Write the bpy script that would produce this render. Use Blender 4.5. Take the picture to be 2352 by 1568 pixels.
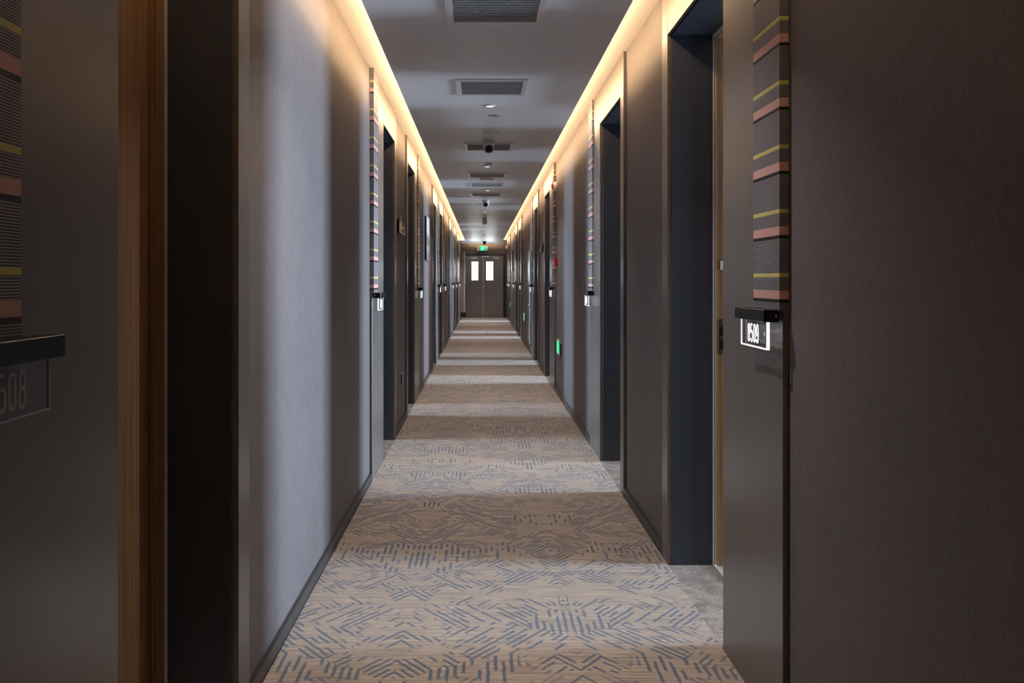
import bpy, bmesh, math, random
from mathutils import Vector

random.seed(7)
for o in list(bpy.data.objects):
    bpy.data.objects.remove(o, do_unlink=True)
SC = bpy.context.scene
COL = SC.collection

# ------------------------------------------------------------------ camera
FPX = 2200.0            # focal length in photo pixels (2352 wide)
EYE = 1.30              # camera height
cam_d = bpy.data.cameras.new('camera')
cam_d.sensor_width = 36.0
cam_d.lens = FPX / 2352.0 * 36.0
cam_d.shift_x = (1176 - 1107) / 2352.0
cam_d.shift_y = -(784 - 642) / 2352.0
cam_d.clip_start = 0.02
cam_d.clip_end = 200
cam = bpy.data.objects.new('camera', cam_d)
COL.objects.link(cam)
cam.location = (0, 0, EYE)
cam.rotation_euler = (math.radians(90), 0, 0)
SC.camera = cam

# ------------------------------------------------------------------ world, exposure
w = bpy.data.worlds.new('world')
SC.world = w
w.use_nodes = True
bg = w.node_tree.nodes['Background']
bg.inputs[0].default_value = (0.62, 0.74, 1.0, 1)
bg.inputs[1].default_value = 0.8
SC.view_settings.view_transform = 'Standard'
SC.view_settings.look = 'None'
SC.view_settings.gamma = 1.0
SC.view_settings.use_curve_mapping = False
SC.view_settings.exposure = 1.52
SC.cycles.max_bounces = 10
SC.cycles.diffuse_bounces = 6
SC.cycles.glossy_bounces = 5
SC.cycles.transparent_max_bounces = 12
SC.cycles.caustics_reflective = False
SC.cycles.caustics_refractive = False
SC.cycles.sample_clamp_indirect = 4.0
SC.cycles.use_denoising = True

LED_POWER = 15.0         # emission of the warm cove strips
LED_COLOR = (1.0, 0.65, 0.345)
DAY_POWER = 58.0        # daylight through each guest room window (W)
DAY_COLOR = (0.63, 0.81, 1.0)
DOWN_POWER = 4.4         # each small ceiling downlight (W)
DOWN_COLOR = (1.0, 0.90, 0.84)

# ------------------------------------------------------------------ dimensions
FR = {1: 0.848, -1: 0.708}      # corridor-side face of the door surrounds
WALL_D = 0.017                  # wallpaper sits this much behind that face
WT = 0.275                      # wall thickness behind the wallpaper
Y0, Y1 = -3.6, 33.2             # corridor ends
Z_SOF = 2.668                   # upper soffit
Z_PAN = 2.544                   # dropped ceiling panel underside
PX0, PX1 = -0.537, 0.674        # dropped panel edges
Z_HEAD = 2.42                   # door opening head

# ------------------------------------------------------------------ material helpers
def mat(name):
    m = bpy.data.materials.new(name)
    m.use_nodes = True
    nt = m.node_tree
    return m, nt, nt.nodes['Principled BSDF']

def simple(name, col, rough=0.5, metal=0.0, spec=0.5, bump=0.0, bscale=200.0, var=0.0, vscale=6.0, emit=None, est=0.0):
    m, nt, b = mat(name)
    b.inputs['Base Color'].default_value = (*col, 1)
    b.inputs['Roughness'].default_value = rough
    b.inputs['Metallic'].default_value = metal
    b.inputs['Specular IOR Level'].default_value = spec
    N = nt.nodes
    if var > 0:
        geo = N.new('ShaderNodeNewGeometry')
        no = N.new('ShaderNodeTexNoise'); no.inputs['Scale'].default_value = vscale; no.inputs['Detail'].default_value = 4
        nt.links.new(geo.outputs['Position'], no.inputs['Vector'])
        mp = N.new('ShaderNodeMapRange'); mp.inputs[3].default_value = 1 - var; mp.inputs[4].default_value = 1 + var
        nt.links.new(no.outputs['Fac'], mp.inputs[0])
        mx = N.new('ShaderNodeMix'); mx.data_type = 'RGBA'; mx.blend_type = 'MULTIPLY'
        mx.inputs[0].default_value = 1; mx.inputs[6].default_value = (*col, 1)
        nt.links.new(mp.outputs[0], mx.inputs[7])
        nt.links.new(mx.outputs[2], b.inputs['Base Color'])
    if bump > 0:
        geo = N.new('ShaderNodeNewGeometry')
        no = N.new('ShaderNodeTexNoise'); no.inputs['Scale'].default_value = bscale
        nt.links.new(geo.outputs['Position'], no.inputs['Vector'])
        bp = N.new('ShaderNodeBump'); bp.inputs['Strength'].default_value = bump; bp.inputs['Distance'].default_value = 0.002
        nt.links.new(no.outputs['Fac'], bp.inputs['Height'])
        nt.links.new(bp.outputs[0], b.inputs['Normal'])
    if emit:
        b.inputs['Emission Color'].default_value = (*emit, 1)
        b.inputs['Emission Strength'].default_value = est
    return m

class NB:
    """tiny node builder"""
    def __init__(s, nt): s.nt = nt
    def new(s, t): return s.nt.nodes.new(t)
    def put(s, sock, v):
        if isinstance(v, bpy.types.NodeSocket): s.nt.links.new(v, sock)
        else: sock.default_value = v
    def math(s, op, a, b=0.0, c=0.0):
        n = s.new('ShaderNodeMath'); n.operation = op
        for i, v in enumerate((a, b, c)): s.put(n.inputs[i], v)
        return n.outputs[0]
    def mix(s, f, a, b, blend='MIX'):
        n = s.new('ShaderNodeMix'); n.data_type = 'RGBA'; n.blend_type = blend
        s.put(n.inputs[0], f); s.put(n.inputs[6], a); s.put(n.inputs[7], b)
        return n.outputs[2]
    def rng(s, v, a, b, c=0.0, d=1.0, smooth=True):
        n = s.new('ShaderNodeMapRange')
        if smooth: n.interpolation_type = 'SMOOTHSTEP'
        for i, x in enumerate((v, a, b, c, d)): s.put(n.inputs[i], x)
        return n.outputs[0]
    def xyz(s, x=0.0, y=0.0, z=0.0):
        n = s.new('ShaderNodeCombineXYZ')
        for i, v in enumerate((x, y, z)): s.put(n.inputs[i], v)
        return n.outputs[0]
    def noise(s, vec, scale, detail=2.0, rough=0.5):
        n = s.new('ShaderNodeTexNoise')
        s.put(n.inputs['Vector'], vec); n.inputs['Scale'].default_value = scale
        n.inputs['Detail'].default_value = detail; n.inputs['Roughness'].default_value = rough
        return n.outputs['Fac']
    def pos(s):
        g = s.new('ShaderNodeNewGeometry')
        sp = s.new('ShaderNodeSeparateXYZ'); s.nt.links.new(g.outputs['Position'], sp.inputs[0])
        return g.outputs['Position'], sp.outputs[0], sp.outputs[1], sp.outputs[2]

# ------------------------------------------------------------------ materials
def m_wallpaper():
    m, nt, b = mat('wallpaper'); n = NB(nt)
    p, x, y, z = n.pos()
    fib = n.noise(n.xyz(n.math('MULTIPLY', x, 1), n.math('MULTIPLY', y, 1), n.math('MULTIPLY', z, 0.10)), 260, 3, 0.6)
    blot = n.noise(p, 2.2, 3)
    f = n.rng(fib, 0.3, 0.7, 0.80, 1.16)
    f2 = n.rng(blot, 0.3, 0.7, 0.95, 1.05)
    g = n.math('MULTIPLY', f, f2)
    col = n.mix(1.0, (0.152, 0.135, 0.139, 1), n.xyz(g, g, g), 'MULTIPLY')
    nt.links.new(col, b.inputs['Base Color'])
    b.inputs['Roughness'].default_value = 0.62
    b.inputs['Specular IOR Level'].default_value = 0.35
    bp = n.new('ShaderNodeBump'); bp.inputs['Strength'].default_value = 0.25; bp.inputs['Distance'].default_value = 0.001
    n.put(bp.inputs['Height'], fib); nt.links.new(bp.outputs[0], b.inputs['Normal'])
    return m

def m_carpet():
    m, nt, b = mat('carpet'); n = NB(nt)
    p, x, y, z = n.pos()
    # slight wobble of hand-drawn strokes
    wob = n.math('MULTIPLY', n.math('SUBTRACT', n.noise(p, 26, 2), 0.5), 0.010)
    u = n.math('PINGPONG', n.math('ADD', n.math('SUBTRACT', x, 0.33), 12.4), 0.62)
    v = n.math('ADD', y, 20.3)
    uv = n.xyz(u, v, 0)
    vor = n.new('ShaderNodeTexVoronoi'); vor.voronoi_dimensions = '2D'; vor.feature = 'F1'; vor.distance = 'MANHATTAN'
    vor.inputs['Scale'].default_value = 4.4; vor.inputs['Randomness'].default_value = 0.95
    n.put(vor.inputs['Vector'], uv)
    cs = n.new('ShaderNodeSeparateColor'); nt.links.new(vor.outputs['Color'], cs.inputs[0])
    r1, r2 = cs.outputs[0], cs.outputs[1]
    # direction: strokes along the corridor, or slanted one way or the other
    ang = n.math('ADD', n.math('MULTIPLY', n.math('GREATER_THAN', r1, 0.27), 0.62),
                 n.math('MULTIPLY', n.math('GREATER_THAN', r1, 0.64), -1.24))
    ca, sa = n.math('COSINE', ang), n.math('SINE', ang)
    s = n.math('ADD', n.math('ADD', n.math('MULTIPLY', u, ca), n.math('MULTIPLY', v, sa)), wob)
    t = n.math('SUBTRACT', n.math('MULTIPLY', v, ca), n.math('MULTIPLY', u, sa))
    pitch = 0.027
    sid = n.math('FLOOR', n.math('DIVIDE', s, pitch))
    wave = n.math('ABSOLUTE', n.math('SUBTRACT', n.math('FRACT', n.math('DIVIDE', s, pitch)), 0.5))
    line = n.rng(wave, 0.17, 0.27, 1.0, 0.0)
    # strokes break up: every stroke has its own gaps
    gap = n.noise(n.xyz(n.math('MULTIPLY', t, 1.0), n.math('MULTIPLY', sid, 0.377), r2), 8, 1)
    dash = n.rng(gap, 0.45, 0.50)
    cover = n.rng(n.noise(n.xyz(u, v, 3.0), 4.6, 2), 0.38, 0.46)
    strokes = n.math('MULTIPLY', n.math('MULTIPLY', line, dash), cover)
    # woven ground: heather streaks running across the corridor
    st1 = n.noise(n.xyz(n.math('MULTIPLY', x, 5.0), n.math('MULTIPLY', y, 150.0), 0), 1.0, 3, 0.65)
    st2 = n.noise(n.xyz(n.math('MULTIPLY', x, 1.4), n.math('MULTIPLY', y, 22.0), 4), 1.0, 3, 0.6)
    grain = n.noise(p, 520, 2, 0.7)
    base = n.mix(n.rng(st1, 0.34, 0.66), (0.29, 0.225, 0.175, 1), (0.60, 0.50, 0.41, 1))
    base = n.mix(n.math('MULTIPLY', n.rng(st2, 0.50, 0.72), 0.45), base, (0.20, 0.195, 0.20, 1))
    blue = n.mix(n.rng(st1, 0.3, 0.7), (0.085, 0.115, 0.175, 1), (0.145, 0.185, 0.255, 1))
    fz = n.math('MULTIPLY', strokes, n.rng(grain, 0.25, 0.55, 0.55, 1.0))
    col = n.mix(fz, base, blue)
    gg = n.rng(grain, 0.3, 0.7, 0.80, 1.18)
    col = n.mix(1.0, col, n.xyz(gg, gg, gg), 'MULTIPLY')
    nt.links.new(col, b.inputs['Base Color'])
    b.inputs['Roughness'].default_value = 0.95
    b.inputs['Specular IOR Level'].default_value = 0.15
    b.inputs['Sheen Weight'].default_value = 0.25
    b.inputs['Sheen Roughness'].default_value = 0.5
    bp = n.new('ShaderNodeBump'); bp.inputs['Strength'].default_value = 0.5; bp.inputs['Distance'].default_value = 0.003
    n.put(bp.inputs['Height'], grain); nt.links.new(bp.outputs[0], b.inputs['Normal'])
    return m

def m_stripes():
    m, nt, b = mat('striped_print'); n = NB(nt)
    p, x, y, z = n.pos()
    per = 0.181
    q = n.math('FRACT', n.math('DIVIDE', n.math('ADD', n.math('SUBTRACT', z, 1.236), per * 10), per))
    ramp = n.new('ShaderNodeValToRGB'); ramp.color_ramp.interpolation = 'CONSTANT'
    el = ramp.color_ramp.elements
    el[0].position = 0.0; el[0].color = (0.012, 0.012, 0.014, 1)
    el[1].position = 0.046; el[1].color = (0.62, 0.36, 0.33, 1)
    for ps, c in ((0.182, (0, 0, 0, 1)), (0.390, (0.60, 0.56, 0.19, 1)), (0.456, (0, 0, 0, 1))):
        e = el.new(ps); e.color = c
    nt.links.new(q, ramp.inputs[0])
    islines = n.math('MAXIMUM', n.math('MULTIPLY', n.math('GREATER_THAN', q, 0.182), n.math('LESS_THAN', q, 0.390)),
                     n.math('GREATER_THAN', q, 0.456))
    fr = n.math('FRACT', n.math('DIVIDE', z, per / 38.0))
    ln = n.math('GREATER_THAN', fr, 0.52)
    lc = n.mix(ln, (0.030, 0.028, 0.034, 1), (0.34, 0.33, 0.36, 1))
    col = n.mix(islines, ramp.outputs[0], lc)
    nt.links.new(col, b.inputs['Base Color'])
    b.inputs['Roughness'].default_value = 0.5
    b.inputs['Specular IOR Level'].default_value = 0.3
    return m

def m_panel():
    m, nt, b = mat('satin_grey_metal'); n = NB(nt)
    p, x, y, z = n.pos()
    sm = n.noise(p, 3.0, 3)
    b.inputs['Base Color'].default_value = (0.150, 0.138, 0.133, 1)
    b.inputs['Metallic'].default_value = 0.25
    n.put(b.inputs['Roughness'], n.rng(sm, 0.3, 0.7, 0.29, 0.33))
    b.inputs['Specular IOR Level'].default_value = 0.5
    return m

def m_wood():
    m, nt, b = mat('brown_wood'); n = NB(nt)
    p, x, y, z = n.pos()
    g = n.noise(n.xyz(n.math('MULTIPLY', x, 90), n.math('MULTIPLY', y, 90), n.math('MULTIPLY', z, 0.7)), 1.0, 5, 0.65)
    col = n.mix(n.rng(g, 0.32, 0.68), (0.16, 0.080, 0.034, 1), (0.31, 0.175, 0.085, 1))
    nt.links.new(col, b.inputs['Base Color'])
    b.inputs['Roughness'].default_value = 0.42
    return m

def m_marble():
    m, nt, b = mat('grey_marble'); n = NB(nt)
    p, x, y, z = n.pos()
    a = n.noise(p, 9, 6, 0.65)
    v = n.noise(p, 26, 6, 0.7)
    col = n.mix(n.rng(a, 0.35, 0.65), (0.38, 0.345, 0.32, 1), (0.62, 0.58, 0.55, 1))
    vein = n.rng(n.math('ABSOLUTE', n.math('SUBTRACT', v, 0.5)), 0.0, 0.05, 1.0, 0.0)
    col = n.mix(n.math('MULTIPLY', vein, 0.45), col, (0.14, 0.12, 0.11, 1))
    nt.links.new(col, b.inputs['Base Color'])
    b.inputs['Roughness'].default_value = 0.18
    return m

def m_acrylic():
    m = bpy.data.materials.new('clear_acrylic'); m.use_nodes = True
    nt = m.node_tree; nt.nodes.clear(); n = NB(nt)
    out = n.new('ShaderNodeOutputMaterial')
    tr = n.new('ShaderNodeBsdfTransparent'); tr.inputs[0].default_value = (0.93, 0.94, 0.96, 1)
    gl = n.new('ShaderNodeBsdfGlossy'); gl.inputs['Roughness'].default_value = 0.06
    lw = n.new('ShaderNodeLayerWeight'); lw.inputs[0].default_value = 0.5
    fac = n.math('ADD', 0.03, n.math('MULTIPLY', n.math('POWER', lw.outputs['Facing'], 5.0), 0.5))
    mx = n.new('ShaderNodeMixShader')
    nt.links.new(fac, mx.inputs[0]); nt.links.new(tr.outputs[0], mx.inputs[1]); nt.links.new(gl.outputs[0], mx.inputs[2])
    nt.links.new(mx.outputs[0], out.inputs[0])
    return m

def m_print():
    m, nt, b = mat('photo_print'); n = NB(nt)
    p, x, y, z = n.pos()
    zz = n.math('SUBTRACT', z, 1.54)
    yy = n.math('MODULO', y, 0.7)
    nz = n.math('MULTIPLY', n.math('SUBTRACT', n.noise(p, 9, 4, 0.6), 0.5), 0.22)
    grit = n.noise(p, 70, 4, 0.75)
    sky = (0.60, 0.58, 0.66, 1)
    hill = n.mix(grit, (0.03, 0.03, 0.03, 1), (0.30, 0.27, 0.26, 1))
    stone = n.mix(n.rng(grit, 0.38, 0.62), (0.12, 0.11, 0.11, 1), (0.62, 0.60, 0.60, 1))
    h = n.math('ADD', zz, nz)
    c = n.mix(n.rng(h, 0.30, 0.34), hill, sky)
    c = n.mix(n.rng(h, 0.18, 0.22), stone, c)
    c = n.mix(n.rng(h, 0.10, 0.12), n.mix(n.rng(grit, 0.45, 0.6), (0.05, 0.05, 0.05, 1), (0.45, 0.42, 0.38, 1)), c)
    nt.links.new(c, b.inputs['Base Color']); b.inputs['Roughness'].default_value = 0.35
    return m

M = dict(
    wallpaper=m_wallpaper(), carpet=m_carpet(), stripes=m_stripes(), panel=m_panel(), wood=m_wood(), marble=m_marble(),
    acrylic=m_acrylic(), photo=m_print(),
    liner=simple('dark_navy_satin', (0.036, 0.043, 0.064), 0.38, 0.0, 0.6, var=0.15, vscale=4),
    base=simple('dark_grey_metal', (0.075, 0.072, 0.072), 0.38, 0.6),
    ceil=simple('grey_ceiling_paint', (0.76, 0.78, 0.86), 0.42, 0.0, 0.4, bump=0.05, bscale=60),
    cove=simple('white_cove_paint', (0.80, 0.78, 0.74), 0.8),
    alu=simple('light_aluminium', (0.78, 0.80, 0.84), 0.32, 0.25),
    ventf=simple('vent_frame_metal', (0.72, 0.69, 0.73), 0.35, 0.3),
    ventb=simple('vent_dark_cavity', (0.09, 0.09, 0.095), 0.8),
    slat=simple('vent_slat_metal', (0.66, 0.68, 0.71), 0.40, 0.1),
    black=simple('black_gloss_metal', (0.006, 0.008, 0.008), 0.20, 0.0, 0.35),
    blackm=simple('black_matt_plastic', (0.012, 0.012, 0.013), 0.55),
    white=simple('white_plastic', (0.70, 0.70, 0.70), 0.35),
    offwhite=simple('grey_white_plastic', (0.66, 0.65, 0.67), 0.4),
    red=simple('red_plastic', (0.55, 0.025, 0.02), 0.3),
    gold=simple('brushed_gold_metal', (0.75, 0.58, 0.32), 0.3, 1.0),
    chrome=simple('chrome', (0.8, 0.8, 0.82), 0.15, 1.0),
    firedoor=simple('grey_fire_door_paint', (0.35, 0.33, 0.31), 0.45, 0.0, 0.4, var=0.06),
    lens=simple('lamp_lens', (0.9, 0.88, 0.85), 0.3, emit=(1.0, 0.93, 0.85), est=0.8),
    led=simple('warm_led', (1, 1, 1), 0.5, emit=LED_COLOR, est=LED_POWER),
    glow=simple('edge_lit_acrylic', (0.9, 0.9, 0.9), 0.3, emit=(1.0, 0.93, 0.90), est=0.36),
    glowdig=simple('lit_engraving', (0.9, 0.9, 0.9), 0.3, emit=(1.0, 0.96, 0.93), est=0.5),
    dimdig=simple('frosted_engraving', (0.34, 0.34, 0.36), 0.5),
    dimedge=simple('acrylic_edge', (0.50, 0.54, 0.62), 0.15),
    green=simple('green_sign_glow', (0.0, 0.4, 0.2), 0.4, emit=(0.0, 0.80, 0.25), est=0.6),
    greenw=simple('pale_sign_glow', (0.6, 0.9, 0.7), 0.4, emit=(0.65, 1.0, 0.75), est=0.5),
    daypane=simple('daylit_pane', (0.9, 0.9, 0.9), 0.2, emit=(0.93, 0.97, 1.0), est=7.0),
    roomwall=simple('guest_room_wall_paint', (0.52, 0.49, 0.45), 0.8),
    roomfloor=simple('guest_room_floor', (0.58, 0.53, 0.48), 0.35, var=0.1),  # paled to bounce more daylight up to the corridor ceiling
    paper=simple('white_paper', (0.85, 0.85, 0.85), 0.7),
)

# ------------------------------------------------------------------ geometry helpers
def tag(o, label=None, cat=None, group=None, kind=None):
    if label: o['label'] = label
    if cat: o['category'] = cat
    if group: o['group'] = group
    if kind: o['kind'] = kind
    return o

def thing(name, loc, label, cat, group=None, kind=None):
    o = bpy.data.objects.new(name, None)
    o.empty_display_size = 0.1
    COL.objects.link(o); o.location = loc
    return tag(o, label, cat, group, kind)

def world_loc(o):
    v = Vector((0, 0, 0))
    while o is not None:
        v += Vector(o.location); o = o.parent
    return v

def obj(name, bm, material, parent=None, origin=None, smooth=False):
    """links a bmesh given in world coordinates as one mesh object"""
    base = Vector(origin) if origin is not None else (world_loc(parent) if parent else Vector((0, 0, 0)))
    bmesh.ops.recalc_face_normals(bm, faces=bm.faces)
    bmesh.ops.translate(bm, verts=bm.verts, vec=-base)
    me = bpy.data.meshes.new(name); bm.to_mesh(me); bm.free()
    if smooth:
        for f in me.polygons: f.use_smooth = True
    me.materials.append(material)
    o = bpy.data.objects.new(name, me); COL.objects.link(o)
    if parent:
        o.parent = parent; o.location = base - world_loc(parent)
    else:
        o.location = base
    return o

def box(bm, x0, x1, y0, y1, z0, z1, bev=0.0):
    xa, xb = min(x0, x1), max(x0, x1); ya, yb = min(y0, y1), max(y0, y1); za, zb = min(z0, z1), max(z0, z1)
    vs = [bm.verts.new(c) for c in ((xa, ya, za), (xb, ya, za), (xb, yb, za), (xa, yb, za), (xa, ya, zb), (xb, ya, zb), (xb, yb, zb), (xa, yb, zb))]
    fs = [bm.faces.new([vs[i] for i in q]) for q in ((0, 3, 2, 1), (4, 5, 6, 7), (0, 1, 5, 4), (1, 2, 6, 5), (2, 3, 7, 6), (3, 0, 4, 7))]
    if bev > 0:
        es = list({e for f in fs for e in f.edges})
        bmesh.ops.bevel(bm, geom=es, offset=bev, segments=1, affect='EDGES', profile=0.5)
    return bm

def B(*a, **k):
    return box(bmesh.new(), *a, **k)

def lathe(profile, cx, cy, seg=24, bm=None):
    """profile: (radius, z) pairs, spun round a vertical axis"""
    bm = bm or bmesh.new(); rings = []
    for r, z in profile:
        rings.append([bm.verts.new((cx + r * math.cos(2 * math.pi * i / seg), cy + r * math.sin(2 * math.pi * i / seg), z)) for i in range(seg)])
    for a, b in zip(rings, rings[1:]):
        for i in range(seg):
            bm.faces.new((a[i], a[(i + 1) % seg], b[(i + 1) % seg], b[i]))
    for r in (rings[0], rings[-1]):
        bm.faces.new(r)
    return bm

def axis_lathe(profile, c, axis, seg=20):
    """profile: (radius, distance along axis)"""
    bm = bmesh.new(); ax = Vector(axis).normalized(); q = ax.to_track_quat('Z', 'Y'); rings = []
    for r, d in profile:
        rings.append([bm.verts.new(Vector(c) + q @ Vector((r * math.cos(2 * math.pi * i / seg), r * math.sin(2 * math.pi * i / seg), d))) for i in range(seg)])
    for a, b in zip(rings, rings[1:]):
        for i in range(seg):
            bm.faces.new((a[i], a[(i + 1) % seg], b[(i + 1) % seg], b[i]))
    for r in (rings[0], rings[-1]):
        bm.faces.new(r)
    return bm

# ------------------------------------------------------------------ digits (condensed, rounded)
def arc(cx, cy, rx, ry, a0, a1, n=7):
    return [(cx + rx * math.cos(math.radians(a0 + (a1 - a0) * i / n)), cy + ry * math.sin(math.radians(a0 + (a1 - a0) * i / n))) for i in range(n + 1)]
W_ = 0.34
def loop(y0, y1, x0=0.0, x1=W_):
    r = (x1 - x0) / 2; c = (x0 + x1) / 2
    return arc(c, y1 - r, r, r, 0, 180) + arc(c, y0 + r, r, r, 180, 360) + [(x1, y1 - r)]
DIG = {
    '0': [loop(0, 1)],
    '1': [[(0.08, 0.82), (0.2, 1.0), (0.2, 0)]],
    '2': [arc(W_ / 2, 0.83, W_ / 2, 0.17, 180, 0) + [(W_, 0.66), (0, 0.10), (0, 0), (W_, 0)]],
    '3': [arc(W_ / 2, 0.83, W_ / 2, 0.17, 180, 0) + [(W_, 0.62), (0.16, 0.53), (W_, 0.44)] + arc(W_ / 2, 0.17, W_ / 2, 0.17, 0, -180)],
    '4': [[(0.24, 0), (0.24, 1), (0, 0.25), (W_, 0.25)]],
    '5': [[(W_, 1), (0.02, 1), (0, 0.56)] + arc(W_ / 2, 0.46, W_ / 2, 0.16, 150, 0) + arc(W_ / 2, 0.17, W_ / 2, 0.17, 0, -180)],
    '6': [loop(0, 0.6), [(0, 0.4), (0, 0.83)] + arc(W_ / 2, 0.83, W_ / 2, 0.17, 180, 0)],
    '7': [[(0, 1), (W_, 1), (0.12, 0)]],
    '8': [loop(0, 0.54, 0, W_), loop(0.54, 1, 0.02, W_ - 0.02)],
    '9': [loop(0.40, 1), [(W_, 0.6), (W_, 0.17)] + arc(W_ / 2, 0.17, W_ / 2, 0.17, 0, -180)],
}
def ribbon(bm, pts, to3, hw):
    """one continuous mitred stroke of half-width hw along a 2D polyline"""
    P2 = [Vector(pts[0])]
    for q in pts[1:]:
        if (Vector(q) - P2[-1]).length > 1e-4: P2.append(Vector(q))
    closed = (P2[0] - P2[-1]).length < 1e-4
    if closed: P2.pop()
    n = len(P2); L = []; R = []
    for i in range(n):
        ds = []
        if closed or i > 0: ds.append((P2[i] - P2[i - 1]).normalized())
        if closed or i < n - 1: ds.append((P2[(i + 1) % n] - P2[i]).normalized())
        t = sum(ds, Vector((0, 0)))
        t = t.normalized() if t.length > 1e-6 else ds[0]
        nn = Vector((-t.y, t.x)); k = hw / max(0.45, nn.dot(Vector((-ds[0].y, ds[0].x))))
        L.append(P2[i] + nn * k); R.append(P2[i] - nn * k)
    V = [[bm.verts.new(to3(p.x, p.y, h)) for p in side] for side in (L, R) for h in (0, 1)]
    l0, l1, r0, r1 = V
    for i in range(n if closed else n - 1):
        j = (i + 1) % n
        for q in ((l1[i], l1[j], r1[j], r1[i]), (l0[i], r0[i], r0[j], l0[j]), (l0[i], l0[j], l1[j], l1[i]), (r0[i], r1[i], r1[j], r0[j])):
            bm.faces.new(q)
    if not closed:
        for i in (0, n - 1): bm.faces.new((l0[i], l1[i], r1[i], r0[i]))

# ================================================================== STRUCTURE
# doors: side, opening near edge, opening far edge, which side carries the wide panel, panel width, open?, room number
DOORS = [
    (-1, 1.865, 2.786, 'near', 0.67, False, '8508'),
    (1, 3.370, 4.380, 'near', 0.67, True, '8509'),
    (1, 5.870, 6.890, 'far', 0.64, True, '8511'),
    (-1, 6.890, 7.790, 'near', 0.71, True, '8510'),
    (-1, 9.180, 10.080, 'far', 0.68, True, '8512'),
    (1, 12.000, 12.950, 'near', 0.80, True, '8513'),
    (-1, 13.950, 14.900, 'far', 0.70, False, '8514'),
    (1, 14.620, 15.500, 'far', 0.70, True, '8515'),
    (-1, 16.150, 17.050, 'far', 0.70, True, '8516'),
    (-1, 20.900, 21.800, 'far', 0.70, False, '8518'),
    (1, 21.100, 22.000, 'near', 0.75, True, '8517'),
    (1, 23.300, 24.200, 'far', 0.70, True, '8519'),
    (-1, 24.000, 24.900, 'far', 0.70, False, '8520'),
    (-1, 27.700, 28.600, 'far', 0.70, False, '8522'),
    (1, 29.450, 30.400, 'near', 0.70, True, '8521'),
    (1, 31.400, 32.300, 'near', 0.70, False, '8523'),
]
CAS = 0.13

# floor
floor = thing('floor', (0, 0, 0), 'patterned beige and blue carpet floor running the length of the corridor', 'floor', kind='structure')
obj('carpet', B(-FR[-1], FR[1], Y0, Y1, -0.010, 0), M['carpet'], floor)
obj('subfloor', B(-1.3, 1.4, Y0, Y1 + 0.2, -0.08, -0.012), M['base'], floor)

# ceiling: upper soffit and dropped panel with light coves on both sides
ceil = thing('ceiling', (0, 0, Z_PAN), 'grey dropped ceiling panel with glowing warm light coves along both edges', 'ceiling', kind='structure')
obj('soffit', B(-1.2, 1.3, Y0, Y1 + 0.2, Z_SOF, Z_SOF + 0.08), M['cove'], ceil)
obj('dropped_panel', B(PX0, PX1, Y0, Y1 - 0.16, Z_PAN, Z_PAN + 0.018, bev=0.001), M['ceil'], ceil)
obj('cove_light_block', B(PX0 + 0.12, PX1 - 0.12, Y0, Y1 - 0.28, Z_PAN + 0.0181, Z_SOF), M['cove'], ceil)  # unseen solid block, added so the strip light stays in the coves
obj('cove_end', B(-FR[-1], PX0, Y1 - 2.7, Y1 - 0.16, Z_PAN, Z_PAN + 0.03), M['ceil'], ceil)

def led_strip(x, label):
    bm = bmesh.new()
    y = Y0 + 0.05
    while y < Y1 - 0.3:
        y2 = min(y + 0.92, Y1 - 0.26)
        box(bm, x - 0.006, x + 0.006, y, y2, Z_PAN + 0.056, Z_PAN + 0.068)
        y = y2
    o = obj('cove_light_strip', bm, M['led'])
    return tag(o, label, 'light strip')
led_strip(PX0 + 0.042, 'warm glowing strip light hidden in the ceiling cove above the left wall')
led_strip(PX1 - 0.042, 'warm glowing strip light hidden in the ceiling cove above the right wall')

bm = bmesh.new()
box(bm, PX0 + 0.1, PX1 - 0.1, Y1 - 0.211, Y1 - 0.199, Z_PAN + 0.056, Z_PAN + 0.068)
tag(obj('cove_light_strip', bm, M['led']), 'short warm strip light hidden above the end fire doors', 'light strip')

# long walls, with an opening for every door
def long_wall(s, name, label):
    f = FR[s] + WALL_D
    root = thing(name, (s * f, Y0, 0), label, 'wall', kind='structure')
    y = Y0
    for d in sorted((d for d in DOORS if d[0] == s), key=lambda d: d[1]):
        a, b = d[1] - 0.022, d[2] + 0.022
        obj('wallpaper_panel', B(s * f, s * (f + WT), y, a, -0.012, Z_SOF), M['wallpaper'], root)
        obj('lintel', B(s * f, s * (f + WT), a, b, Z_HEAD + 0.022, Z_SOF), M['wallpaper'], root)
        y = b
    obj('wallpaper_panel', B(s * f, s * (f + WT), y, Y1, -0.012, Z_SOF), M['wallpaper'], root)
    return root
long_wall(-1, 'wall_left', 'taupe textured wallpaper wall along the left side of the corridor')
long_wall(1, 'wall_right', 'taupe textured wallpaper wall along the right side of the corridor')
tag(obj('wall_end', B(-1.2, 1.3, Y1, Y1 + 0.2, -0.012, Z_SOF), M['wallpaper']), 'brown wallpaper end wall around the grey double fire doors', 'wall', kind='structure')
tag(obj('wall_rear', B(-1.2, 1.3, Y0 - 0.2, Y0, -0.012, Z_SOF), M['wallpaper']), 'wallpaper wall closing the corridor behind the viewpoint', 'wall', kind='structure')

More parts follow.
